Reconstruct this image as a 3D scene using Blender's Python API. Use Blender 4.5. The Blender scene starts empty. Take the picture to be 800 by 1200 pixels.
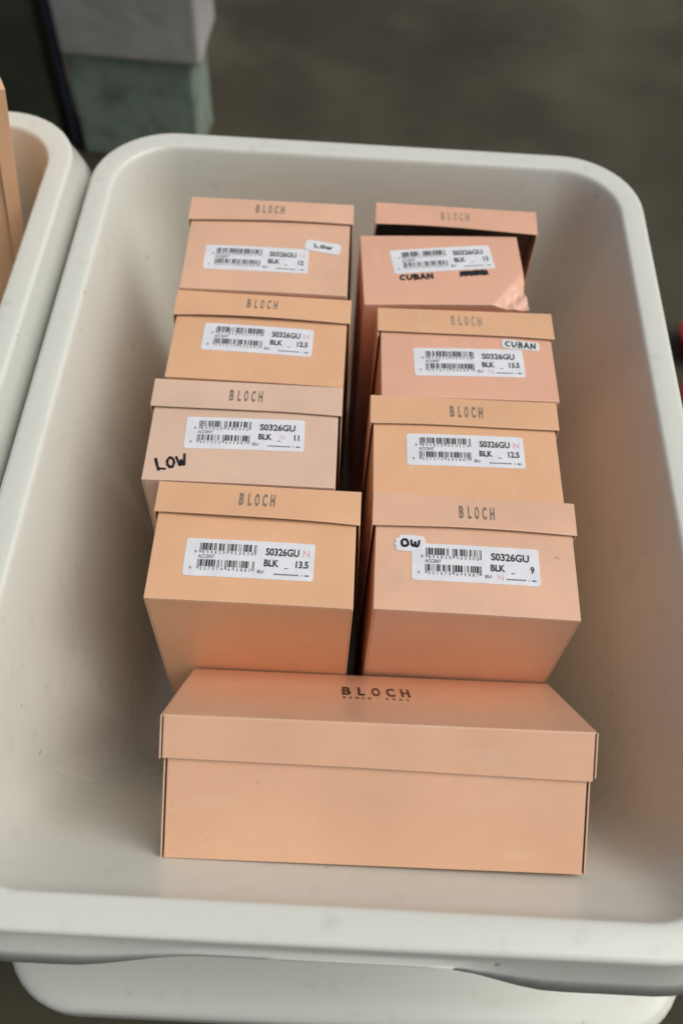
import bpy, bmesh, math, random
from mathutils import Matrix, Vector

# ------------------------------------------------------------------ scene, camera, light
scene = bpy.context.scene
C = scene.collection
U = 0.01                                   # all lengths below are centimetres


def make_camera():
    H, f, pit, roll = 84.598, 1086.65, 0.99953, 0.069534
    cp, sp, c, s = math.cos(pit), math.sin(pit), math.cos(roll), math.sin(roll)
    fwd = Vector((0, cp, -sp)); right0 = Vector((1, 0, 0)); down0 = Vector((0, -sp, -cp))
    right = c * right0 - s * down0
    up = -(s * right0 + c * down0)
    m = Matrix((right, up, -fwd)).transposed().to_4x4()
    m.translation = Vector((0, 0, H * U))
    cd = bpy.data.cameras.new('camera'); co = bpy.data.objects.new('camera', cd)
    C.objects.link(co); co.matrix_world = m
    cd.sensor_fit = 'VERTICAL'; cd.sensor_height = 36.0; cd.lens = f / 1200 * 36
    cd.clip_start = 0.02; cd.clip_end = 500
    cd.dof.use_dof = True; cd.dof.focus_distance = 0.635; cd.dof.aperture_fstop = 4.5
    scene.camera = co


make_camera()
SUN_EL, SUN_AZ = math.radians(56), math.radians(95)        # azimuth from +Y towards +X
world = bpy.data.worlds.new('World'); scene.world = world; world.use_nodes = True
nt = world.node_tree
sky = nt.nodes.new('ShaderNodeTexSky'); sky.sky_type = 'NISHITA'; sky.sun_disc = False
sky.sun_elevation = SUN_EL; sky.sun_rotation = SUN_AZ; sky.dust_density = 4.0; sky.air_density = 1.0
hs = nt.nodes.new('ShaderNodeHueSaturation'); hs.inputs['Saturation'].default_value = 0.5   # overcast: a greyer sky
nt.links.new(sky.outputs[0], hs.inputs['Color'])
bg = nt.nodes['Background']; bg.inputs['Strength'].default_value = 0.065
nt.links.new(hs.outputs[0], bg.inputs['Color'])
sl = bpy.data.lights.new('sun', 'SUN'); sl.energy = 1.5; sl.angle = math.radians(48); sl.color = (1, 0.965, 0.92)
so = bpy.data.objects.new('sun', sl); C.objects.link(so)
sd = Vector((math.sin(SUN_AZ) * math.cos(SUN_EL), math.cos(SUN_AZ) * math.cos(SUN_EL), math.sin(SUN_EL)))
so.rotation_euler = sd.to_track_quat('Z', 'Y').to_euler()
so.location = (2, 2, 4)
vs = scene.view_settings
vs.view_transform = 'Standard'; vs.look = 'None'; vs.gamma = 1.0; vs.exposure = 0.3
vs.use_curve_mapping = False
scene.cycles.max_bounces = 10; scene.cycles.diffuse_bounces = 6


# ------------------------------------------------------------------ helpers
def tag(o, label=None, cat=None, group=None, kind=None):
    if label: o['label'] = label
    if cat: o['category'] = cat
    if group: o['group'] = group
    if kind: o['kind'] = kind
    return o


def link_mesh(name, verts, faces, mat, parent=None, smooth=False, bevel=0.0, scale=True, seg=2, inner=None, mat2=None):
    me = bpy.data.meshes.new(name)
    k = U if scale else 1.0
    me.from_pydata([(v[0] * k, v[1] * k, v[2] * k) for v in verts], [], faces)
    me.materials.append(mat)
    if smooth:
        for p in me.polygons: p.use_smooth = True
    if inner:
        me.materials.append(mat2)
        for i in inner: me.polygons[i].material_index = 1
    me.update()
    o = bpy.data.objects.new(name, me); C.objects.link(o)
    if parent: o.parent = parent
    if bevel:
        b = o.modifiers.new('bevel', 'BEVEL'); b.width = bevel * U; b.segments = seg
        b.limit_method = 'ANGLE'; b.angle_limit = math.radians(50)
    return o


def empty(name, M=None, loc=(0, 0, 0)):
    o = bpy.data.objects.new(name, None); C.objects.link(o)
    o.empty_display_size = 0.05
    if M is None:
        o.location = [a * U for a in loc]
    else:
        m = M.copy(); m.translation = m.translation * U; o.matrix_world = m
    return o


class MB:
    def __init__(s): s.v = []; s.f = []; s.inner = set()

    def add(s, v, f):
        n = len(s.v); s.v += [tuple(a) for a in v]; s.f += [tuple(i + n for i in q) for q in f]

    def sheet(s, P, N, nu, nv, th):
        """curved sheet: P(u,v) outer surface, u,v in 0..1, N outward, thickness th inward"""
        vs_ = []; W = nu + 1
        N = Vector(N)
        for side in (0, 1):
            for j in range(nv + 1):
                for i in range(nu + 1):
                    vs_.append(Vector(P(i / nu, j / nv)) - N * (th * side))
        o = W * (nv + 1); fs = []; f0 = len(s.f)
        for j in range(nv):
            for i in range(nu):
                a = j * W + i
                fs.append((a, a + 1, a + W + 1, a + W)); s.inner.add(f0 + len(fs)); fs.append((o + a, o + a + W, o + a + W + 1, o + a + 1))
        for i in range(nu):
            fs.append((i, o + i, o + i + 1, i + 1)); a = nv * W + i
            fs.append((a, a + 1, o + a + 1, o + a))
        for j in range(nv):
            a = j * W; fs.append((a, a + W, o + a + W, o + a)); a = j * W + nu
            fs.append((a, o + a, o + a + W, a + W))
        s.add(vs_, fs)

    def box(s, a, b):
        x0, y0, z0 = a; x1, y1, z1 = b
        s.add([(x0, y0, z0), (x1, y0, z0), (x1, y1, z0), (x0, y1, z0), (x0, y0, z1), (x1, y0, z1), (x1, y1, z1), (x0, y1, z1)],
              [(0, 3, 2, 1), (4, 5, 6, 7), (0, 1, 5, 4), (1, 2, 6, 5), (2, 3, 7, 6), (3, 0, 4, 7)])


# ------------------------------------------------------------------ materials
def new_mat(name):
    m = bpy.data.materials.new(name); m.use_nodes = True
    return m, m.node_tree, m.node_tree.nodes['Principled BSDF']


def node(t, kind, **kw):
    n = t.nodes.new(kind)
    for k, v in kw.items(): n.inputs[k].default_value = v
    return n


def noise_mat(name, c0, c1, scale, rough=(0.5, 0.6), bump=0.0, bscale=200, detail=4, spec=0.5, coords='Object', lo=0.35, hi=0.65, second=None):
    m, t, p = new_mat(name)
    tc = t.nodes.new('ShaderNodeTexCoord')
    n = node(t, 'ShaderNodeTexNoise', Scale=scale, Detail=detail)
    t.links.new(tc.outputs[coords], n.inputs['Vector'])
    r = t.nodes.new('ShaderNodeValToRGB')
    r.color_ramp.elements[0].color = (*c0, 1); r.color_ramp.elements[1].color = (*c1, 1)
    r.color_ramp.elements[0].position = lo; r.color_ramp.elements[1].position = hi
    t.links.new(n.outputs['Fac'], r.inputs['Fac'])
    out = r.outputs['Color']
    if second:                                   # a second layer of stains: (colour, scale, lo, hi, amount)
        n3 = node(t, 'ShaderNodeTexNoise', Scale=second[1], Detail=6); t.links.new(tc.outputs[coords], n3.inputs['Vector'])
        mr = node(t, 'ShaderNodeMapRange'); mr.inputs['From Min'].default_value = second[2]; mr.inputs['From Max'].default_value = second[3]
        mr.inputs['To Max'].default_value = second[4]
        t.links.new(n3.outputs['Fac'], mr.inputs['Value'])
        mx = t.nodes.new('ShaderNodeMix'); mx.data_type = 'RGBA'
        t.links.new(mr.outputs[0], mx.inputs[0]); t.links.new(out, mx.inputs[6]); mx.inputs[7].default_value = (*second[0], 1)
        out = mx.outputs[2]
    t.links.new(out, p.inputs['Base Color'])
    r2 = t.nodes.new('ShaderNodeMapRange'); r2.inputs['To Min'].default_value = rough[0]; r2.inputs['To Max'].default_value = rough[1]
    t.links.new(n.outputs['Fac'], r2.inputs['Value']); t.links.new(r2.outputs[0], p.inputs['Roughness'])
    p.inputs['Specular IOR Level'].default_value = spec
    if bump:
        n2 = node(t, 'ShaderNodeTexNoise', Scale=bscale, Detail=3); t.links.new(tc.outputs[coords], n2.inputs['Vector'])
        b = node(t, 'ShaderNodeBump', Strength=bump); b.inputs['Distance'].default_value = 0.001
        t.links.new(n2.outputs['Fac'], b.inputs['Height']); t.links.new(b.outputs[0], p.inputs['Normal'])
    return m


def card_mat(name, col, rough=0.36, worn_glint_at=None):
    m, t, p = new_mat(name)
    tc = t.nodes.new('ShaderNodeTexCoord')
    oi = t.nodes.new('ShaderNodeObjectInfo')
    ad = t.nodes.new('ShaderNodeVectorMath'); ad.operation = 'ADD'
    t.links.new(tc.outputs['Object'], ad.inputs[0]); t.links.new(oi.outputs['Random'], ad.inputs[1])
    n = node(t, 'ShaderNodeTexNoise', Scale=14, Detail=5, Roughness=0.6); t.links.new(ad.outputs[0], n.inputs['Vector'])
    r = t.nodes.new('ShaderNodeValToRGB')
    r.color_ramp.elements[0].color = (*[c * 0.93 for c in col], 1); r.color_ramp.elements[1].color = (*[min(1, c * 1.05) for c in col], 1)
    r.color_ramp.elements[0].position = 0.3; r.color_ramp.elements[1].position = 0.7
    t.links.new(n.outputs['Fac'], r.inputs['Fac'])
    # small specks of dirt
    n3 = node(t, 'ShaderNodeTexNoise', Scale=160, Detail=2); t.links.new(ad.outputs[0], n3.inputs['Vector'])
    mr = node(t, 'ShaderNodeMapRange'); mr.inputs['From Min'].default_value = 0.775; mr.inputs['From Max'].default_value = 0.80; mr.inputs['To Max'].default_value = 0.5
    t.links.new(n3.outputs['Fac'], mr.inputs['Value'])
    mx = t.nodes.new('ShaderNodeMix'); mx.data_type = 'RGBA'
    t.links.new(mr.outputs[0], mx.inputs[0]); t.links.new(r.outputs[0], mx.inputs[6]); mx.inputs[7].default_value = (0.2, 0.1, 0.06, 1)
    mp_ = t.nodes.new('ShaderNodeMapping'); mp_.inputs['Scale'].default_value = (18, 150, 60); mp_.inputs['Rotation'].default_value = (0.3, 0.2, 0.5)
    t.links.new(ad.outputs[0], mp_.inputs['Vector'])
    n6 = node(t, 'ShaderNodeTexNoise', Scale=1.0, Detail=3); t.links.new(mp_.outputs[0], n6.inputs['Vector'])
    mr6 = node(t, 'ShaderNodeMapRange'); mr6.inputs['From Min'].default_value = 0.62; mr6.inputs['From Max'].default_value = 0.74; mr6.inputs['To Max'].default_value = 0.22
    t.links.new(n6.outputs['Fac'], mr6.inputs['Value'])
    mx6 = t.nodes.new('ShaderNodeMix'); mx6.data_type = 'RGBA'
    t.links.new(mr6.outputs[0], mx6.inputs[0]); t.links.new(mx.outputs[2], mx6.inputs[6]); mx6.inputs[7].default_value = (0.82, 0.62, 0.46, 1)
    mx = mx6
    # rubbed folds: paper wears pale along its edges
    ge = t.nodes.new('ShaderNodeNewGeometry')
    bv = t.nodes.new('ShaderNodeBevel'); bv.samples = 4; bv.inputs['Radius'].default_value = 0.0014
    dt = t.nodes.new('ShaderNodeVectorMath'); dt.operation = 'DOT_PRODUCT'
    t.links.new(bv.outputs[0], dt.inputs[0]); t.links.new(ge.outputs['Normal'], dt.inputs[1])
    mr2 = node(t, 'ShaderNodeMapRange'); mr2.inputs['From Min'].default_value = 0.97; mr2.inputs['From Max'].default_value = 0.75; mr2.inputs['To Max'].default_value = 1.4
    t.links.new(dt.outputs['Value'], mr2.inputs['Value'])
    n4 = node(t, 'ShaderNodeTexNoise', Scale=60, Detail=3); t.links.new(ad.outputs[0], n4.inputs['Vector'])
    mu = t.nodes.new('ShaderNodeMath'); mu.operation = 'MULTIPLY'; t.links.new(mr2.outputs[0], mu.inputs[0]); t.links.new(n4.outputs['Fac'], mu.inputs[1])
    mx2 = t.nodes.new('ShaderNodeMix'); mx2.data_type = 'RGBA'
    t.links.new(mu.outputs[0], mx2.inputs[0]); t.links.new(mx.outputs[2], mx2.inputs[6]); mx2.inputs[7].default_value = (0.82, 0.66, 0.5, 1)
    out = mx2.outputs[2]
    if worn_glint_at:                            # a crushed corner with worn pale paper that also paints in its bright glint
        ds = t.nodes.new('ShaderNodeVectorMath'); ds.operation = 'DISTANCE'; ds.inputs[1].default_value = worn_glint_at
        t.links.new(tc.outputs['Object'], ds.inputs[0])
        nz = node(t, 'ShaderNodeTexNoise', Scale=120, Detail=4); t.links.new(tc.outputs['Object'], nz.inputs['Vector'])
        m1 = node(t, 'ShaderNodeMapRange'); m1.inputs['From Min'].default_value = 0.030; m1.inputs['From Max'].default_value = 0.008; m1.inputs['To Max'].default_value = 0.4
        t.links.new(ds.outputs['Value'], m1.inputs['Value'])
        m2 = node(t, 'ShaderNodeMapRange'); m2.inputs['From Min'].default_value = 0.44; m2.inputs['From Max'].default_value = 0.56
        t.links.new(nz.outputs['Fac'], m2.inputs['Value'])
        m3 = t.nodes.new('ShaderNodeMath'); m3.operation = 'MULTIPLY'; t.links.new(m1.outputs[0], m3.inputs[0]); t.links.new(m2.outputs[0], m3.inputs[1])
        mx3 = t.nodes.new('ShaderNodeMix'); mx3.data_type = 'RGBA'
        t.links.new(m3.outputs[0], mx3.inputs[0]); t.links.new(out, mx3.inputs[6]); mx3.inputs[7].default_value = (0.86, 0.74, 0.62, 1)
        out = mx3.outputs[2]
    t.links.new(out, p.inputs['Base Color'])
    rr = node(t, 'ShaderNodeMapRange'); rr.inputs['To Min'].default_value = rough - 0.1; rr.inputs['To Max'].default_value = rough + 0.12
    t.links.new(n.outputs['Fac'], rr.inputs['Value']); t.links.new(rr.outputs[0], p.inputs['Roughness'])
    # paper grain and slight waviness
    n2 = node(t, 'ShaderNodeTexNoise', Scale=420, Detail=3); t.links.new(tc.outputs['Object'], n2.inputs['Vector'])
    b = node(t, 'ShaderNodeBump', Strength=0.10); b.inputs['Distance'].default_value = 0.0004
    t.links.new(n2.outputs['Fac'], b.inputs['Height'])
    n5 = node(t, 'ShaderNodeTexNoise', Scale=22, Detail=2); t.links.new(ad.outputs[0], n5.inputs['Vector'])
    b2 = node(t, 'ShaderNodeBump', Strength=0.3); b2.inputs['Distance'].default_value = 0.002
    t.links.new(n5.outputs['Fac'], b2.inputs['Height']); t.links.new(b.outputs[0], b2.inputs['Normal'])
    t.links.new(b2.outputs[0], p.inputs['Normal'])
    p.inputs['Specular IOR Level'].default_value = 0.45; p.inputs['Coat Weight'].default_value = 0.15; p.inputs['Coat Roughness'].default_value = 0.28
    return m


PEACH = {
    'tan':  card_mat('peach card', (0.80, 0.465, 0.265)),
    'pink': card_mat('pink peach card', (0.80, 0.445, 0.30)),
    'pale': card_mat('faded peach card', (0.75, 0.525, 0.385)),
    'crushed': card_mat('pink peach card with crushed corner', (0.80, 0.445, 0.30), worn_glint_at=(0.2882, 0.0698, 0.0)),
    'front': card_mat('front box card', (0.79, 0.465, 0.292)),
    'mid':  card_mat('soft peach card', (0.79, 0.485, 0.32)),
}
CARD_IN = noise_mat('inner card darkened for shade', (0.22, 0.155, 0.115), (0.28, 0.20, 0.15), 60, (0.8, 0.9))  # inside card, its colour darkened for the shade deep in the open lid
STICKER = noise_mat('white paper sticker', (0.74, 0.75, 0.78), (0.80, 0.81, 0.83), 90, (0.45, 0.6), 0.1, 300)
INK = noise_mat('black print', (0.018, 0.018, 0.022), (0.035, 0.035, 0.04), 300, (0.5, 0.7))
MARKER = noise_mat('black marker ink', (0.008, 0.008, 0.01), (0.02, 0.02, 0.024), 200, (0.3, 0.5))
PINK = noise_mat('pink stamp ink', (0.75, 0.30, 0.36), (0.78, 0.45, 0.50), 700, (0.5, 0.7))
PALEPINK = noise_mat('faded pink stamp ink', (0.76, 0.44, 0.50), (0.78, 0.56, 0.62), 700, (0.5, 0.7))
FOIL = noise_mat('grey brand print', (0.17, 0.15, 0.125), (0.25, 0.215, 0.175), 260, (0.35, 0.5))
LIGHTFOIL = noise_mat('worn grey brand print', (0.30, 0.25, 0.20), (0.48, 0.34, 0.25), 150, (0.35, 0.5))
DARKFOIL = noise_mat('dark brand print', (0.045, 0.032, 0.03), (0.08, 0.055, 0.05), 200, (0.35, 0.5))


def plastic_mat():
    m = noise_mat('milky white plastic', (0.665, 0.68, 0.61), (0.71, 0.72, 0.65), 4, (0.22, 0.31), 0.03, 60, spec=0.5, lo=0.05, hi=0.95, detail=2,
                  second=((0.42, 0.41, 0.36), 55, 0.60, 0.85, 0.35))
    t = m.node_tree; p = t.nodes['Principled BSDF']
    tc = t.nodes.new('ShaderNodeTexCoord')
    base_link = p.inputs['Base Color'].links[0].from_socket
    # small dark specks and fine grey scratches of a much used tub
    n1 = node(t, 'ShaderNodeTexNoise', Scale=110, Detail=1); t.links.new(tc.outputs['Object'], n1.inputs['Vector'])
    r1 = node(t, 'ShaderNodeMapRange'); r1.inputs['From Min'].default_value = 0.785; r1.inputs['From Max'].default_value = 0.815; r1.inputs['To Max'].default_value = 0.6
    t.links.new(n1.outputs['Fac'], r1.inputs['Value'])
    mp = t.nodes.new('ShaderNodeMapping'); mp.inputs['Scale'].default_value = (12, 90, 30); mp.inputs['Rotation'].default_value = (0.2, 0.5, 0.7)
    t.links.new(tc.outputs['Object'], mp.inputs['Vector'])
    n2 = node(t, 'ShaderNodeTexNoise', Scale=1.0, Detail=2); t.links.new(mp.outputs[0], n2.inputs['Vector'])
    r2 = node(t, 'ShaderNodeMapRange'); r2.inputs['From Min'].default_value = 0.66; r2.inputs['From Max'].default_value = 0.76; r2.inputs['To Max'].default_value = 0.0
    t.links.new(n2.outputs['Fac'], r2.inputs['Value'])
    ma = t.nodes.new('ShaderNodeMath'); ma.operation = 'MAXIMUM'; t.links.new(r1.outputs[0], ma.inputs[0]); t.links.new(r2.outputs[0], ma.inputs[1])
    mx = t.nodes.new('ShaderNodeMix'); mx.data_type = 'RGBA'
    t.links.new(ma.outputs[0], mx.inputs[0]); t.links.new(base_link, mx.inputs[6]); mx.inputs[7].default_value = (0.22, 0.20, 0.16, 1)
    t.links.new(mx.outputs[2], p.inputs['Base Color'])
    rl = p.inputs['Roughness'].links[0].from_socket
    r3 = node(t, 'ShaderNodeMapRange'); r3.inputs['From Min'].default_value = 0.5; r3.inputs['From Max'].default_value = 0.72; r3.inputs['To Max'].default_value = 0.0
    t.links.new(n2.outputs['Fac'], r3.inputs['Value'])
    ad = t.nodes.new('ShaderNodeMath'); ad.operation = 'ADD'; t.links.new(rl, ad.inputs[0]); t.links.new(r3.outputs[0], ad.inputs[1])
    t.links.new(ad.outputs[0], p.inputs['Roughness'])
    p.inputs['Subsurface Weight'].default_value = 0.35; p.inputs['Subsurface Scale'].default_value = 0.01
    p.inputs['Subsurface Radius'].default_value = (1.0, 0.95, 0.85)
    return m


PLASTIC = plastic_mat()
GROUND = noise_mat('old concrete ground', (0.027, 0.0215, 0.0105), (0.048, 0.0395, 0.021), 2.2, (0.8, 0.95), 0.4, 80, detail=8,
                   second=((0.070, 0.063, 0.037), 2.6, 0.42, 0.64, 0.9))
BLOCKGREY = noise_mat('grey cement block', (0.31, 0.305, 0.285), (0.41, 0.40, 0.375), 9, (0.8, 0.95), 0.3, 90, detail=8)
BLOCKGREEN = noise_mat('worn green painted block', (0.20, 0.265, 0.205), (0.27, 0.34, 0.27), 9, (0.7, 0.9), 0.6, 80, detail=8,
                       second=((0.12, 0.10, 0.085), 14, 0.5, 0.66, 0.55))
POSTMAT = noise_mat('dark green weathered post', (0.036, 0.046, 0.026), (0.06, 0.07, 0.042), 12, (0.6, 0.8), 0.4, 60, detail=6)
BLUEMAT = noise_mat('navy pole paint', (0.03, 0.032, 0.06), (0.045, 0.048, 0.08), 20, (0.5, 0.6))
REDMAT = noise_mat('red plastic', (0.33, 0.008, 0.014), (0.42, 0.012, 0.02), 15, (0.3, 0.4))

# ------------------------------------------------------------------ the setting: ground
GZ = -38.0
g = MB()
n = 40
for j in range(n + 1):
    for i in range(n + 1):
        g.v.append((-3000 + 6000 * i / n, -1500 + 9000 * j / n, GZ))
for j in range(n):
    for i in range(n):
        a = j * (n + 1) + i; g.f.append((a, a + 1, a + n + 2, a + n + 1))
tag(link_mesh('ground', g.v, g.f, GROUND), 'dark worn concrete ground behind the tubs', None, None, 'structure')


# ------------------------------------------------------------------ tubs
def ring_pts(x0, x1, y0, y1, r, ns=28, nc=12):
    """rounded rectangle, counter clockwise, same number of points for every call; returns (x, y, side)"""
    pts = []
    cs = [((x1 - r, y0 + r), -90), ((x1 - r, y1 - r), 0), ((x0 + r, y1 - r), 90), ((x0 + r, y0 + r), 180)]
    for k in range(4):
        (cx, cy), a0 = cs[k]
        for q in range(nc + 1):
            a = math.radians(a0 + 90 * q / nc)
            pts.append((cx + r * math.cos(a), cy + r * math.sin(a)))
        (nx_, ny_), na = cs[(k + 1) % 4]
        a = math.radians(a0 + 90)
        p0 = (cx + r * math.cos(a), cy + r * math.sin(a)); p1 = (nx_ + r * math.cos(a), ny_ + r * math.sin(a))
        for q in range(1, ns):
            tt = q / ns; pts.append((p0[0] + (p1[0] - p0[0]) * tt, p0[1] + (p1[1] - p0[1]) * tt))
    return pts


def sstep(a, b, x):
    t = max(0.0, min(1.0, (x - a) / (b - a))); return t * t * (3 - 2 * t)


TW, TD, RZ, RAD = 51.63, 71.7, 28.0, 7.4      # outer rim width, depth, height, corner radius


def tub_mesh(hole=(15.2, 34.3)):
    """rings of a rounded rectangle; walls taper strongly towards a small floor"""
    mb = MB(); rings = []

    def ring(z, side, near=None, far=None, skirt=0.0):
        near = side if near is None else near; far = side if far is None else far
        r = max(RAD - (side + near) / 2 * 0.75, 3.2)
        out = []
        for (x, y) in ring_pts(side, TW - side, near, TD - far, r):
            zz, yy = z, y
            if skirt and (y < 3 or y > TD - 3):             # hand hold cut into the skirt on the short ends
                z_low = z + (0.9 * skirt * (1 - sstep(18, 31, x)) if y < 3 else 0.0)       # the lip hangs lower on the right of the hold
                k = sstep(hole[0] - 5, hole[0] + 3, x) * (1 - sstep(hole[1] - 2.5, hole[1] + 4.5, x))
                zz = z_low + (26.15 - z_low) * k * skirt
                sh = max(0.0, -side - 0.1) * k * 0.6 * skirt
                yy = y + sh if y < 3 else y - sh
            out.append((x, yy, zz))
        rings.append(out)

    ring(-0.30, 8.6, 19.2, 9.0); ring(0.3, 7.6, 18.0, 8.1); ring(2.0, 6.9, 16.8, 7.3); ring(12.7, 4.6, 11.6, 5.0); ring(23.6, 2.3, 4.6, 2.4); ring(26.9, 1.7, 1.8, 1.7)
    ring(27.15, 0.8); ring(26.9, 0.35)
    ring(25.6, -0.35, skirt=0.85); ring(24.5, -0.9, skirt=1); ring(24.2, -1.05, skirt=1); ring(24.25, -1.25, skirt=1)
    ring(25.6, -0.75, skirt=0.85); ring(27.1, -0.12, skirt=0.0); ring(27.6, -0.06); ring(27.86, 0.02); ring(27.97, 0.16); ring(28.0, 0.4)
    ring(27.99, 1.3); ring(27.99, 1.88); ring(27.95, 2.04); ring(27.82, 2.16); ring(27.5, 2.27, 2.29, 2.27)
    ring(26.2, 2.65, 3.05, 2.65); ring(23.95, 3.1, 5.1, 3.1); ring(18, 4.1, 8.85, 4.2); ring(12.7, 5.1, 12.1, 5.3); ring(7, 6.3, 15.4, 6.6); ring(3.6, 7.1, 17.2, 7.5)
    ring(2.2, 7.5, 17.9, 7.9); ring(1.1, 7.95, 18.6, 8.4); ring(0.4, 8.5, 19.3, 9.0); ring(0.08, 9.2, 20.0, 9.7); ring(-0.02, 10.2, 21.0, 10.7)
    m = len(rings[0])
    for r in rings: mb.v += r
    for k in range(len(rings) - 1):
        for i in range(m):
            j = (i + 1) % m; a = k * m
            mb.f.append((a + i, a + j, a + m + j, a + m + i))
    mb.f.append(tuple((len(rings) - 1) * m + i for i in range(m)))
    mb.f.append(tuple(reversed(range(m))))
    return mb


_hj = random.Random(5)


def stroke_mesh(mb, strokes, width, mapf, seg=5):
    """flat ribbons with rounded joints along polylines given in 2D, mapped to 3D by mapf(u,v)"""
    for st in strokes:
        for (a, b) in zip(st[:-1], st[1:]):
            dx, dy = b[0] - a[0], b[1] - a[1]; l = math.hypot(dx, dy) or 1e-6
            w_ = width * _hj.uniform(0.78, 1.12)
            nx_, ny_ = -dy / l * w_ / 2, dx / l * w_ / 2
            mb.add([mapf(a[0] + nx_, a[1] + ny_), mapf(a[0] - nx_, a[1] - ny_), mapf(b[0] - nx_, b[1] - ny_), mapf(b[0] + nx_, b[1] + ny_)], [(0, 1, 2, 3)])
        for a in st:
            k = 8
            mb.add([mapf(a[0] + width / 2 * math.cos(2 * math.pi * q / k), a[1] + width / 2 * math.sin(2 * math.pi * q / k)) for q in range(k)], [tuple(range(k))])


YAW = 0.01628
RIM_X0, RIM_Y0 = -24.27, 7.53


def tub_matrix(x0, y0):
    R = Matrix.Rotation(YAW, 4, 'Z')
    M = R @ Matrix.Translation((x0, y0, 0))
    return M


tm = tub_mesh()
t1 = link_mesh('storage_tub', tm.v, tm.f, PLASTIC, smooth=True)
M1 = tub_matrix(RIM_X0, RIM_Y0); M1.translation *= U; t1.matrix_world = M1
tag(t1, 'large milky white plastic tub in the middle holding nine peach shoe boxes', 'tub', 'open white plastic tubs')
t2 = bpy.data.objects.new('storage_tub', t1.data); C.objects.link(t2)
M2 = tub_matrix(-26.5 - TW, 81.1 - TD); M2.translation *= U; t2.matrix_world = M2
tag(t2, 'milky white plastic tub at the left edge, its right rim beside the middle tub', 'tub', 'open white plastic tubs')


def lidded_tub(x0, y0, w, d, label):
    t = empty('lidded_tub', loc=(0, 0, GZ))
    M = Matrix.Rotation(YAW, 4, 'Z') @ Matrix.Translation((x0, y0, 0))
    def solid(prof, r0):
        mb = MB(); rings = []
        for inset, z in prof:
            rings.append([(*(M @ Vector((x, y, 0))).to_2d(), z - GZ) for x, y in ring_pts(inset, w - inset, inset, d - inset, max(r0 - inset, 2.5), 14, 10)])
        m = len(rings[0])
        for r in rings: mb.v += r
        for k in range(len(rings) - 1):
            for i in range(m):
                j = (i + 1) % m; a = k * m; mb.f.append((a + i, a + j, a + m + j, a + m + i))
        mb.f.append(tuple((len(rings) - 1) * m + i for i in range(m))); mb.f.append(tuple(reversed(range(m))))
        return mb
    b = solid([(5.5, GZ), (4.6, GZ + 0.6), (1.6, -4.1)], 6.5)
    link_mesh('body', b.v, b.f, PLASTIC, t, smooth=True)
    l = solid([(0.9, -4.0), (0.1, -3.9), (0.0, -3.6), (0.05, -1.5), (0.2, -0.95), (0.5, -0.6), (1.0, -0.40), (1.7, -0.33), (3, -0.31)], 6.5)
    link_mesh('lid', l.v, l.f, PLASTIC, t, smooth=True)
    return tag(t, label, 'tub', 'lidded white tubs underneath')


lidded_tub(-25.3, 5.5, 56.9, 92, 'flat lidded white plastic tub showing underneath the front rim of the middle tub')
lidded_tub(-82.0, 9.0, 54.5, 90, 'lidded white plastic tub underneath the left tub')


# ------------------------------------------------------------------ text
def text_mesh(s, height, spacing=1.0, xscale=1.0, bold=0.0, res=3):
    """2D triangles of a text centred at 0,0; height = cap height in cm. Returns verts, faces"""
    cu = bpy.data.curves.new('t', 'FONT'); cu.body = s; cu.size = 1.0; cu.resolution_u = res
    cu.space_character = spacing; cu.offset = bold
    cu.fill_mode = 'FRONT'
    o = bpy.data.objects.new('t', cu); C.objects.link(o)
    dg = bpy.context.evaluated_depsgraph_get()
    me = bpy.data.meshes.new_from_object(o.evaluated_get(dg))
    vs_ = [(v.co.x, v.co.y) for v in me.vertices]; fs = [tuple(p.vertices) for p in me.polygons]
    bpy.data.objects.remove(o); bpy.data.curves.remove(cu); bpy.data.meshes.remove(me)
    k = height / 0.69
    x0 = min(v[0] for v in vs_); x1 = max(v[0] for v in vs_)
    return [((v[0] - x0) * k * xscale, v[1] * k) for v in vs_], fs, (x1 - x0) * k * xscale


_tc = {}


def put_text(mb, s, x, y, h, mapf, width=None, bold=0.0, spacing=1.0, align='l', xs=0.9):
    key = (s, bold, spacing)
    if key not in _tc: _tc[key] = text_mesh(s, 1.0, spacing, 1.0, bold)
    v, f, w = _tc[key]
    sx = (width / w) if width else h * xs
    wd = w * sx
    ox = x - (wd if align == 'r' else wd / 2 if align == 'c' else 0)
    mb.add([mapf(ox + a[0] * sx, y + a[1] * h) for a in v], f)


def rect(mb, x0, x1, y0, y1, mapf):
    mb.add([mapf(x0, y0), mapf(x1, y0), mapf(x1, y1), mapf(x0, y1)], [(0, 1, 2, 3)])


def barcode(mb, x0, x1, y0, y1, mapf, seed):
    """bars of varied width; guard bars at the ends and the middle hang lower"""
    r = random.Random(seed); mods = 83; mw = (x1 - x0) / mods; i = 0
    guards = {0, 2, 40, 42, 80, 82}
    bars = [(k, k + 1) for k in guards if k < mods]
    for s0 in (4, 44):
        p = s0
        while p < s0 + 35:
            w = r.choice((1, 1, 2, 3, 3)); gap = r.choice((1, 1, 1, 2, 3))
            if p + w <= s0 + 35: bars.append((p, p + w))
            p += w + gap
    for a, b in bars:
        low = y0 - (0.2 if a in guards else 0)
        rect(mb, x0 + a * mw, x0 + b * mw, low, y1, mapf)


# handwriting: strokes per letter in a 1 x 1 cell
def arc(cx, cy, rx, ry, a0, a1, n=12):
    return [(cx + rx * math.cos(math.radians(a0 + (a1 - a0) * i / n)), cy + ry * math.sin(math.radians(a0 + (a1 - a0) * i / n))) for i in range(n + 1)]


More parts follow.
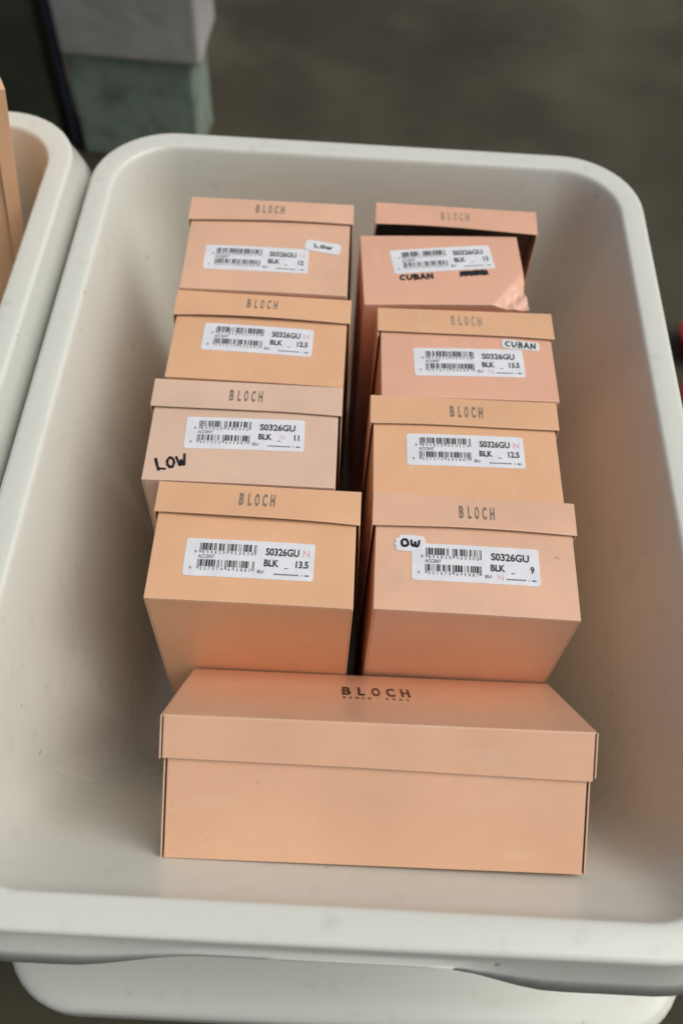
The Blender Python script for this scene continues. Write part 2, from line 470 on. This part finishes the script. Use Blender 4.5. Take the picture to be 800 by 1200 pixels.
HAND = {
    'L': [[(0.1, 1.05), (0.18, 0.5), (0.24, -0.02)], [(0.24, -0.02), (0.5, 0.1), (0.92, -0.04)]],
    'O': [arc(0.5, 0.5, 0.36, 0.46, 80, 450, 16)],
    'W': [[(0.05, 0.92), (0.2, 0.2), (0.32, 0.1), (0.5, 0.55), (0.62, 0.15), (0.76, 0.12), (0.98, 1.02)]],
    'w': [[(0.06, 0.85), (0.12, 0.3), (0.28, 0.1), (0.45, 0.2), (0.5, 0.7), (0.56, 0.2), (0.72, 0.08), (0.9, 0.25), (0.95, 0.9)]],
    'C': [arc(0.55, 0.5, 0.42, 0.42, 50, 300, 12)],
    'U': [[(0.1, 0.95), (0.12, 0.35), (0.3, 0.06), (0.6, 0.1), (0.85, 0.4), (0.88, 0.95)]],
    'B': [[(0.15, 0.0), (0.18, 1.0)], [(0.18, 0.97), (0.65, 0.9), (0.68, 0.65), (0.25, 0.52), (0.8, 0.42), (0.78, 0.12), (0.16, 0.03)]],
    'A': [[(0.02, 0.02), (0.42, 0.98), (0.85, 0.0)], [(0.15, 0.35), (0.72, 0.38)]],
    'N': [[(0.1, 0.0), (0.12, 0.95), (0.8, 0.08), (0.86, 1.0)]],
}


def hand_strokes(word, cx, cy, w, h, ang=0.0, rise=0.0):
    n = len(word); cw = w / n; out = []
    ca, sa = math.cos(ang), math.sin(ang)
    for i, ch in enumerate(word):
        for st in HAND[ch]:
            q = []
            for (a, b) in st:
                a += _hj.uniform(-0.035, 0.035); b += _hj.uniform(-0.045, 0.045)
                x = -w / 2 + cw * (i + 0.06 + 0.86 * a); y = -h / 2 + h * b + rise * (i - (n - 1) / 2)
                q.append((cx + ca * x - sa * y, cy + sa * x + ca * y))
            out.append(q)
    return out


# ------------------------------------------------------------------ shoe boxes
def make_box(M, L, w, t, s, mat, label, lid_mat=None, seed=0, brand=(0.0, None), sticker=None, size='', stamp=None, row_gap=True,
             small=None, hand=None, scribble=None, lidM=None, crush=False, lid_top=False, foil=None, group='peach shoe boxes in the middle tub', bulge=0.12, lid_bow=0.1, digits=('891825', '095346')):
    """local frame: X length 0..L, Y width -w/2..w/2, Z 0..t from the bottom to the lid; the sticker is on the end X = L"""
    lid_mat = lid_mat or mat
    r = random.Random(seed)
    root = empty('shoe_box', M)
    tag(root, label, 'shoe box', group)
    hb = t - 0.3; th = 0.12; h2 = w / 2

    def dent(p):
        if not crush: return p
        x, y, z = p
        t_ = (h2 - y) * 0.8 + z * 0.62                     # distance from the corner along the crease
        k = max(0.0, 1 - (L - x) / 2.2)
        if t_ < 2.5 and k > 0:
            if t_ > 1.15: a = 0.85 * (2.5 - t_) / 1.35 + 0.10 * math.sin(5.0 * y + 2.0 * z) * (2.5 - t_)      # one flat facet down to the crease
            else: a = 0.45 + 0.40 * t_ / 1.15
            a *= k * (0.75 + 0.25 * math.sin(3.1 * (y - z)))
            b = max(0.0, 1 - t_ / 1.3) * k
            return (x - a, y + 0.10 * b, z - 0.10 * b)
        return p

    def endP(u, v):                       # u along Y, v along Z
        b = bulge * 4 * u * (1 - u) * (0.35 + 0.65 * 4 * v * (1 - v))
        return dent((L + b, -h2 + u * w, v * hb))

    base = MB()
    sl_ = 0.22                            # the slit between a long side and the end flap
    g_ = 0.25 if crush else 0.5; nE = (int(w / g_), int(hb / g_)); nL = int(L / (0.3 if crush else 0.7))
    base.sheet(lambda u, v: endP(u, v), (1, 0, 0), nE[0], nE[1], th)
    base.sheet(lambda u, v: (-bulge * 4 * u * (1 - u), h2 - u * w, v * hb), (-1, 0, 0), 12, 8, th)
    base.sheet(lambda u, v: dent((th + u * (L - 2 * th - 0.0), h2 - th * 1.05 - v * (w - 2.1 * th), 0)), (0, 0, -1), nL, int(w / 0.6), th)
    sb = 0.10
    base.sheet(lambda u, v: dent((sl_ + u * (L - 2 * sl_), -h2 - sb * 4 * u * (1 - u) * 4 * v * (1 - v), v * hb)), (0, -1, 0), nL, 8, th)
    base.sheet(lambda u, v: dent((L - sl_ - u * (L - 2 * sl_), h2 + sb * 4 * u * (1 - u) * 4 * v * (1 - v), v * hb)), (0, 1, 0), nL, 8, th)
    link_mesh('base', base.v, base.f, mat, root, bevel=0.05, inner=base.inner, mat2=CARD_IN)

    # lid
    ov = 0.27; lp = empty_part = None
    lid = MB()
    X0, X1, Y0, Y1, Z1 = -ov, L + ov, -h2 - ov, h2 + ov, t
    bw = [lid_bow * r.uniform(0.8, 1.8) for _ in range(4)]; wv = [r.uniform(0, 6.28) for _ in range(4)]
    tl = [r.uniform(-0.2, 0.2) for _ in range(4)]

    def skirt_z(k, u, v): return Z1 - s * (1 - v) + (1 - v) * (tl[k] * (2 * u - 1) + 0.05 * math.sin(u * 5 + wv[k]))
    fl = lambda u, v: (1 - v) * 4 * u * (1 - u)
    lid.sheet(lambda u, v: (X1 + bw[0] * fl(u, v), Y0 + u * (Y1 - Y0), skirt_z(0, u, v)), (1, 0, 0), 20, 5, th)
    lid.sheet(lambda u, v: (X0 - bw[1] * fl(u, v), Y1 - u * (Y1 - Y0), skirt_z(1, u, v)), (-1, 0, 0), 20, 5, th)
    lid.sheet(lambda u, v: (X0 + 0.2 + u * (X1 - X0 - 0.4), Y0 - bw[2] * fl(u, v), skirt_z(2, u, v)), (0, -1, 0), 30, 5, th)
    lid.sheet(lambda u, v: (X1 - 0.1 - u * (X1 - X0 - 0.2), Y1 + bw[3] * fl(u, v), skirt_z(3, u, v)), (0, 1, 0), 30, 5, th)
    lid.sheet(lambda u, v: (X0 + th + u * (X1 - X0 - 2 * th), Y0 + th + v * (Y1 - Y0 - 2 * th), Z1 + 0.02), (0, 0, 1), 20, 12, th)
    lo = link_mesh('lid', lid.v, lid.f, lid_mat, root, bevel=0.05, inner=lid.inner, mat2=CARD_IN)
    if lidM is not None:
        m = lidM.copy(); m.translation *= U; lo.matrix_local = m
        lo['label'] = 'lid knocked askew, open at the back of the box'

    def skirtP(u, v, off=0.02):           # brand on the end skirt
        uu = (u - Y0) / (Y1 - Y0); vv = (v - (Z1 - s)) / s
        return (X1 + bw[0] * fl(uu, vv) + off, u, v)
    bx, bz = brand
    if bz is not None:
        b = MB(); hgt = 1.02
        for i, ch in enumerate('BLOCH'):
            put_text(b, ch, bx + (i - 2) * 0.55 + (0.04 if ch == 'L' else 0), bz - hgt / 2, hgt, lambda x, y: skirtP(x, y, 0.025), width=(0.24 if ch == 'L' else 0.31), bold=0.03, align='c')
        link_mesh('brand_lettering', b.v, b.f, foil or FOIL, lo)
    if lid_top:
        b = MB()
        mp = lambda x, y: (x, y, Z1 + 0.045)
        cx, cy = lid_top
        for i, ch in enumerate('BLOCH'):
            put_text(b, ch, cx + (i - 2) * 1.04, cy, 2.2, mp, width=(0.62 if ch != 'L' else 0.46), bold=0.035, align='c')
        for i, ch in enumerate('SINCE'):
            put_text(b, ch, cx - 2.25 + i * 0.44, cy - 1.15, 0.55, mp, width=(0.08 if ch == 'I' else 0.2), bold=0.012, align='c')
        for i, ch in enumerate('1932'):
            put_text(b, ch, cx + 0.7 + i * 0.47, cy - 1.15, 0.55, mp, width=(0.1 if ch == '1' else 0.2), bold=0.012, align='c')
        link_mesh('brand_lettering', b.v, b.f, DARKFOIL, lo)

    # price label on the end
    def emap(cx, cy, ang, off):
        ca, sa = math.cos(ang), math.sin(ang)
        def f(x, y):
            u = (cx + ca * x - sa * y) / w + 0.5; v = (cy + sa * x + ca * y) / hb
            p = endP(u, v); return (p[0] + off, p[1], p[2])
        return f

    def sticker_mesh(name, cx, cy, ang, sw, sh, off, rr=0.25, outline=None):
        m = MB(); f = emap(cx, cy, ang, off)
        if outline:
            pts = outline
        else:
            pts = []
            for (sx, sy, a0) in ((1, -1, -90), (1, 1, 0), (-1, 1, 90), (-1, -1, 180)):
                for q in range(5):
                    a = math.radians(a0 + 90 * q / 4)
                    pts.append((sx * (sw / 2 - rr) + rr * math.cos(a), sy * (sh / 2 - rr) + rr * math.sin(a)))
            dense = []
            for i in range(len(pts)):
                a, b = pts[i], pts[(i + 1) % len(pts)]
                kk = max(1, int(math.hypot(b[0] - a[0], b[1] - a[1]) / 0.4))
                dense += [(a[0] + (b[0] - a[0]) * q / kk, a[1] + (b[1] - a[1]) * q / kk) for q in range(kk)]
            pts = dense
        k = len(pts)
        # rings towards the centre so that the sheet follows the panel
        rings = [[(x * q, y * q) for x, y in pts] for q in (1, 0.75, 0.5, 0.25)]
        vs_ = [f(x, y) for rg in rings for x, y in rg] + [f(0, 0)]
        fs = []
        for a in range(3):
            for i in range(k):
                j = (i + 1) % k; fs.append((a * k + i, a * k + j, (a + 1) * k + j, (a + 1) * k + i))
        for i in range(k): fs.append((3 * k + i, 3 * k + (i + 1) % k, 4 * k))
        o0 = len(vs_)
        vs_ += [(p[0] - off + 0.003, p[1], p[2]) for p in (f(x, y) for x, y in pts)]
        for i in range(k):
            j = (i + 1) % k; fs.append((i, o0 + i, o0 + j, j))
        return link_mesh(name, vs_, fs, STICKER, root)

    if sticker:
        cx, cy, ang = sticker
        st = sticker_mesh('label_sticker', cx, cy, ang, 8.85, 2.92, 0.028, 0.22)
        f = emap(cx, cy, ang, 0.042)
        rb = r.randint(0, 9999)
        b1 = MB(); barcode(b1, -3.45, 0.42, 0.55, 1.12, f, rb); link_mesh('barcode', b1.v, b1.f, INK, st)
        b2 = MB(); barcode(b2, -3.5, 0.38, -0.72, -0.18, f, rb + 1); link_mesh('barcode', b2.v, b2.f, INK, st)
        tx = MB()
        put_text(tx, '9', -3.8, 0.28, 0.24, f, width=0.16)
        dg1, dg2 = digits
        for q, ch in enumerate(dg1): put_text(tx, ch, -3.18 + q * 0.28, 0.28, 0.24, f, width=0.06 if ch == '1' else 0.14, align='c')
        for q, ch in enumerate(dg2): put_text(tx, ch, -1.25 + q * 0.28, 0.28, 0.24, f, width=0.06 if ch == '1' else 0.14, align='c')
        put_text(tx, 'ACCENT', -3.5, -0.07, 0.27, f, width=1.12, bold=0.01)
        put_text(tx, '9', -4.02, -1.0, 0.24, f, width=0.15)
        for q, ch in enumerate('357574'): put_text(tx, ch, -3.22 + q * 0.28, -1.0, 0.24, f, width=0.06 if ch == '1' else 0.14, align='c')
        for q, ch in enumerate('691887'): put_text(tx, ch, -1.3 + q * 0.28, -1.0, 0.24, f, width=0.06 if ch == '1' else 0.14, align='c')
        put_text(tx, 'EU', 0.62, -1.05, 0.24, f, width=0.42, bold=0.02)
        put_text(tx, 'S0326GU', 1.08, 0.38, 0.55, f, width=2.3 if stamp and stamp[0] == 'r' else 2.65, bold=0.03)
        put_text(tx, 'BLK', 1.02, -0.48, 0.5, f, width=1.0, bold=0.035)
        rect(tx, 2.42, 2.68, -0.62, -0.56, f)
        put_text(tx, size, 4.05, -0.48, 0.5, f, align='r', bold=0.035, xs=0.78)
        dx_ = 0.35 if stamp and stamp[0] == 'b' else 0.0
        for q in range(10 if not dx_ else 8): rect(tx, 1.75 + dx_ + q * 0.17, 1.75 + dx_ + q * 0.17 + 0.11, -1.12, -1.01, f)
        rect(tx, 3.62, 3.68, -1.12, -1.02, f); rect(tx, 3.85, 4.0, -1.12, -1.01, f); rect(tx, 4.03, 4.12, -1.12, -1.01, f)
        link_mesh('printed_text', tx.v, tx.f, INK, st)
        if stamp:
            where, sm = stamp
            sx, sy, hh = {'r': (3.65, 0.40, 0.52), 'm': (2.62, -0.42, 0.4), 'b': (1.5, -1.18, 0.46)}[where]
            ns_ = MB(); put_text(ns_, 'N', sx, sy, hh, f, width=hh * 0.85, bold=0.0); link_mesh('letter_stamp', ns_.v, ns_.f, sm, st)
    if small:
        cx, cy, ang, sw, sh, word, hw, hh, outline = small
        st = sticker_mesh('handwritten_sticker', cx, cy, ang, sw, sh, 0.06, min(sw, sh) * 0.28, outline)
        hmb = MB(); stroke_mesh(hmb, hand_strokes(word, 0, 0, hw, hh), {'CUBAN': 0.13, 'LOw': 0.14}.get(word, 0.19), emap(cx, cy, ang, 0.075)); link_mesh('handwriting', hmb.v, hmb.f, MARKER, st)
    if hand:
        cx, cy, ang, hw, hh, word, lw = hand
        hmb = MB(); stroke_mesh(hmb, hand_strokes(word, 0, 0, hw, hh), lw, emap(cx, cy, ang, 0.03)); link_mesh('handwriting', hmb.v, hmb.f, MARKER, root)
    if scribble:
        cx, cy, ang, hw, hh = scribble
        zz = [(-hw / 2 + hw * i / 26, (hh / 2 if i % 2 else -hh / 2) * (0.6 + 0.4 * r.random())) for i in range(27)]
        zz2 = [(-hw / 2, -0.1), (0, 0.05), (hw / 2, 0.1)]
        hmb = MB(); stroke_mesh(hmb, [zz, zz2], 0.17, emap(cx, cy, ang, 0.03)); link_mesh('crossed_out_scribble', hmb.v, hmb.f, MARKER, root)
    return root


def upright(x, y, yaw):
    c, s = math.cos(yaw), math.sin(yaw)
    # local X -> world Z, local Y -> world right, local Z -> world away
    return Matrix(((0, c, -s, x), (0, s, c, y), (1, 0, 0, 0.0), (0, 0, 0, 1)))


W_, T_, S_ = 13.96, 9.26, 2.72
R = math.radians
B = dict(w=W_, t=T_, s=S_)
make_box(upright(-5.759, 27.904, .0173), 29.16, mat=PEACH['tan'], seed=1, brand=(-0.1, 8.0), sticker=(-0.234, 3.305, R(0.1)), size='13.5', stamp=('r', PINK), digits=('891825', '953131'),
         label='upright peach shoe box with sticker size 13.5 at the front of the left row', lid_bow=0.3, **B)
make_box(upright(9.539, 28.341, .0119), 28.97, mat=PEACH['mid'], seed=2, brand=(0.17, 7.9), sticker=(-0.0, 3.82, R(0.2)), size='9', stamp=('b', PALEPINK), digits=('891825', '960300'),
         small=(-4.55, 5.2, R(-1.8), 2.1, 1.3, 'Ow', 1.45, 0.58, [(-1.0, -0.6), (-0.2, -0.66), (0.85, -0.5), (1.1, 0.1), (0.95, 0.62), (0.1, 0.68), (-0.75, 0.62), (-0.8, 0.4), (-1.05, 0.3), (-0.98, 0.0), (-1.12, -0.15), (-0.95, -0.3)]),
         label='upright peach shoe box, size 9, with torn OW sticker, front of right row', **B)
make_box(upright(-7.545, 37.403, .0261), 29.21, mat=PEACH['pale'], seed=3, brand=(-0.1, 7.9), sticker=(0.09, 4.43, R(1.1)), size='11', stamp=('m', PALEPINK), digits=('891825', '095346'),
         hand=(-5.05, 1.55, R(14), 2.3, 0.95, 'LOW', 0.2), label='pale faded upright shoe box, size 11, with LOW handwritten in marker on its end', **B)
make_box(upright(-7.538, 47.322, .0101), 28.85, mat=PEACH['tan'], seed=4, brand=(-0.06, 8.05), sticker=(-0.1, 4.38, R(-0.7)), size='12.5', stamp=('r', PALEPINK), digits=('891825', '953124'),
         label='upright peach shoe box, size 12.5, in the left row behind the faded box', lid_bow=0.25, **B)
make_box(upright(-7.758, 56.742, .0259), 29.30, W_, 11.17, S_, mat=PEACH['mid'], seed=5, brand=(-0.13, 9.9), sticker=(-0.883, 3.78, R(-0.2)), size='12', stamp=('r', PALEPINK), digits=('891825', '953117'),
         small=(4.7, 5.65, R(-8), 3.1, 1.3, 'LOw', 1.6, 0.36, None), label='upright peach shoe box, size 12, farthest back in the left row, with rounded LOW sticker')
# the open box: its lid stands off behind it
lidF = Matrix.Translation((0.1, 1.14, 3.2)) @ Matrix.Rotation(R(-4.6), 4, 'X')
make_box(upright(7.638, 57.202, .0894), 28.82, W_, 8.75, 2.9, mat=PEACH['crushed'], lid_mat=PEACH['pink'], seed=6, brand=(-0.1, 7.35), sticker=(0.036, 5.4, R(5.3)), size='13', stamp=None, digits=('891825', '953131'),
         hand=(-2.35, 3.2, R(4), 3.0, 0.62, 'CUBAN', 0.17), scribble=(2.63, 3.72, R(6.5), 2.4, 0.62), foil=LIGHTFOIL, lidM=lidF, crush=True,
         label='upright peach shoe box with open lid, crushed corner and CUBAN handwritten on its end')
make_box(upright(9.452, 47.169, .0452), 28.80, mat=PEACH['pink'], lid_mat=PEACH['tan'], foil=LIGHTFOIL, seed=7, brand=(0.09, 8.05), sticker=(0.07, 3.69, R(1.2)), size='13.5', stamp=('b', PALEPINK), digits=('891825', '953148'),
         small=(4.4, 5.75, R(-3.5), 3.05, 0.95, 'CUBAN', 2.6, 0.6, None), label='upright peach shoe box, size 13.5, with a white CUBAN sticker at its corner', **B)
make_box(upright(9.168, 37.838, .0326), 28.59, mat=PEACH['tan'], seed=8, brand=(0.16, 7.9), sticker=(-0.04, 4.33, R(0.5)), size='12.5', stamp=('r', PINK), digits=('891825', '953124'),
         label='upright peach shoe box, size 12.5, in the right row behind the size 9 box', **B)


def front_matrix():
    k = 0.851
    x, y, z, yaw, tilt, rl = 4.1165 * k, 15.1226 * k, 84.598 - 71.243 * k, 0.01757, 0.96146, 0.009986
    ct, st, cy, sy, cr, sr = math.cos(tilt), math.sin(tilt), math.cos(yaw), math.sin(yaw), math.cos(rl), math.sin(rl)
    def rot(a):
        X, Y, Z = a
        X, Z = cr * X - sr * Z, sr * X + cr * Z
        Y, Z = ct * Y + st * Z, -st * Y + ct * Z
        return Vector((cy * X - sy * Y, sy * X + cy * Y, Z))
    cx, cyv, cz = rot((1, 0, 0)), rot((0, 1, 0)), rot((0, 0, 1))
    L, w = 31.232 * k, 15.564 * k
    o = Vector((x, y, z)) + rot((-L / 2, w / 2, 0))
    m = Matrix((cx, cyv, cz)).transposed().to_4x4(); m.translation = o
    return m


make_box(front_matrix(), 26.578, 13.245, 9.053, 2.84, PEACH['front'], 'large peach shoe box wedged sideways across the front of the middle tub', seed=9, lid_top=(13.4, 0.42), bulge=0.3, lid_bow=0.12)

# the box leaning in the left tub
upv = Vector((2.0, 0.1, 14.0)).normalized()
nrm = Vector((0.885, 0.466, 0)); nrm = (nrm - upv * nrm.dot(upv)).normalized()
yv = nrm.cross(upv)
top = Vector((-30.1, 69.1, 38.0))
Ml = Matrix((upv, yv, nrm)).transposed().to_4x4()
Ml.translation = top - upv * 37.47 - yv * (W_ / 2 + 0.27) - nrm * T_
make_box(Ml, 37.2, W_, T_, 1.25, PEACH['tan'], 'peach shoe box leaning upright in the left tub, cut off by the picture edge', seed=10, group='peach shoe boxes in the left tub')

# ------------------------------------------------------------------ background: blocks, post, pole, red bowls
def block(name, x0, x1, y0, y1, z0, z1, mat, label, yaw, jit, bev):
    mb = MB(); nx_, ny_, nz_ = 8, 5, 6
    bm = bmesh.new()
    bmesh.ops.create_cube(bm, size=1.0)
    bmesh.ops.subdivide_edges(bm, edges=bm.edges[:], cuts=9, use_grid_fill=True)
    rr = random.Random(name)
    for v in bm.verts:
        v.co = Vector((v.co.x * (x1 - x0), v.co.y * (y1 - y0), (v.co.z + 0.5) * (z1 - z0)))
        v.co += Vector((rr.uniform(-jit, jit), rr.uniform(-jit, jit), rr.uniform(-jit, jit) if 0.3 < v.co.z < z1 - z0 - 0.3 else 0))
    vs_ = [tuple(v.co) for v in bm.verts]; bm.verts.index_update(); fs = [tuple(v.index for v in f.verts) for f in bm.faces]
    bm.free()
    o = link_mesh(name, vs_, fs, mat, bevel=bev, seg=3)
    o.location = ((x0 + x1) / 2 * U, (y0 + y1) / 2 * U, z0 * U); o.rotation_euler.z = yaw
    return tag(o, label, 'concrete block')


by = R(-2)
block('concrete_block', -57.2, -33.3, 161.5, 176, GZ, -16.2, BLOCKGREEN, 'green painted concrete block with worn paint standing on the ground', by, 0.05, 0.7)
block('concrete_block', -57.6, -31.2, 160.2, 176.5, -16.15, 8, BLOCKGREY, 'plain grey concrete block resting on the green painted block', by, 0.05, 0.9)


def post(name, x, y, r, h, mat, label, cat, sq=False, lean=(0, 0)):
    mb = MB(); k = 24; rows = 16
    for j in range(rows + 1):
        z = h * j / rows
        rr = r * (1.0 + 0.04 * math.sin(j * 1.7))
        if j == 0: rr = r * 1.02
        for i in range(k):
            a = 2 * math.pi * i / k
            e = 1.0 if not sq else 1 / max(abs(math.cos(a)), abs(math.sin(a))) ** 0.8
            mb.v.append((rr * e * math.cos(a) + lean[0] * z, rr * e * math.sin(a) + lean[1] * z, z))
    for j in range(rows):
        for i in range(k):
            q = (i + 1) % k; mb.f.append((j * k + i, j * k + q, j * k + k + q, j * k + k + i))
    mb.f.append(tuple(reversed(range(k)))); mb.f.append(tuple(rows * k + i for i in range(k)))
    o = link_mesh(name, mb.v, mb.f, mat, smooth=True, bevel=0.3)
    o.location = (x * U, y * U, GZ * U)
    return tag(o, label, cat)


post('post', -68.0, 170, 5.8, 90, POSTMAT, 'dark green weathered post standing left of the concrete blocks', 'post', True)
post('pole', -59.4, 164, 0.8, 90, BLUEMAT, 'thin navy pole standing against the left edge of the concrete blocks', 'pole')


def bowl(x, y, r, h, label):
    mb = MB(); k = 40
    prof = [(0.62 * r, 0), (0.7 * r, 0.1), (0.86 * r, h * 0.5), (0.97 * r, h - 0.9), (1.0 * r, h - 0.5), (1.0 * r, h - 0.1), (0.98 * r, h), (0.95 * r, h - 0.05), (0.93 * r, h - 0.6), (0.82 * r, h * 0.5), (0.66 * r, 0.5), (0.3 * r, 0.3)]
    for rr, z in prof:
        for i in range(k):
            a = 2 * math.pi * i / k; mb.v.append((rr * math.cos(a), rr * math.sin(a), z))
    for j in range(len(prof) - 1):
        for i in range(k):
            q = (i + 1) % k; mb.f.append((j * k + i, j * k + q, j * k + k + q, j * k + k + i))
    mb.f.append(tuple(reversed(range(k)))); mb.f.append(tuple((len(prof) - 1) * k + i for i in range(k)))
    o = link_mesh('plastic_bowl', mb.v, mb.f, REDMAT, smooth=True)
    o.location = (x * U, y * U, GZ * U)
    return tag(o, label, 'bowl', 'red plastic things beyond the tub')


bowl(62.1, 118.2, 5.0, 5, 'red plastic bowl on the ground at the right edge, the farther one')
bowl(61.6, 103.6, 6.3, 5, 'red plastic bowl on the ground at the right edge, close beside the tub rim')
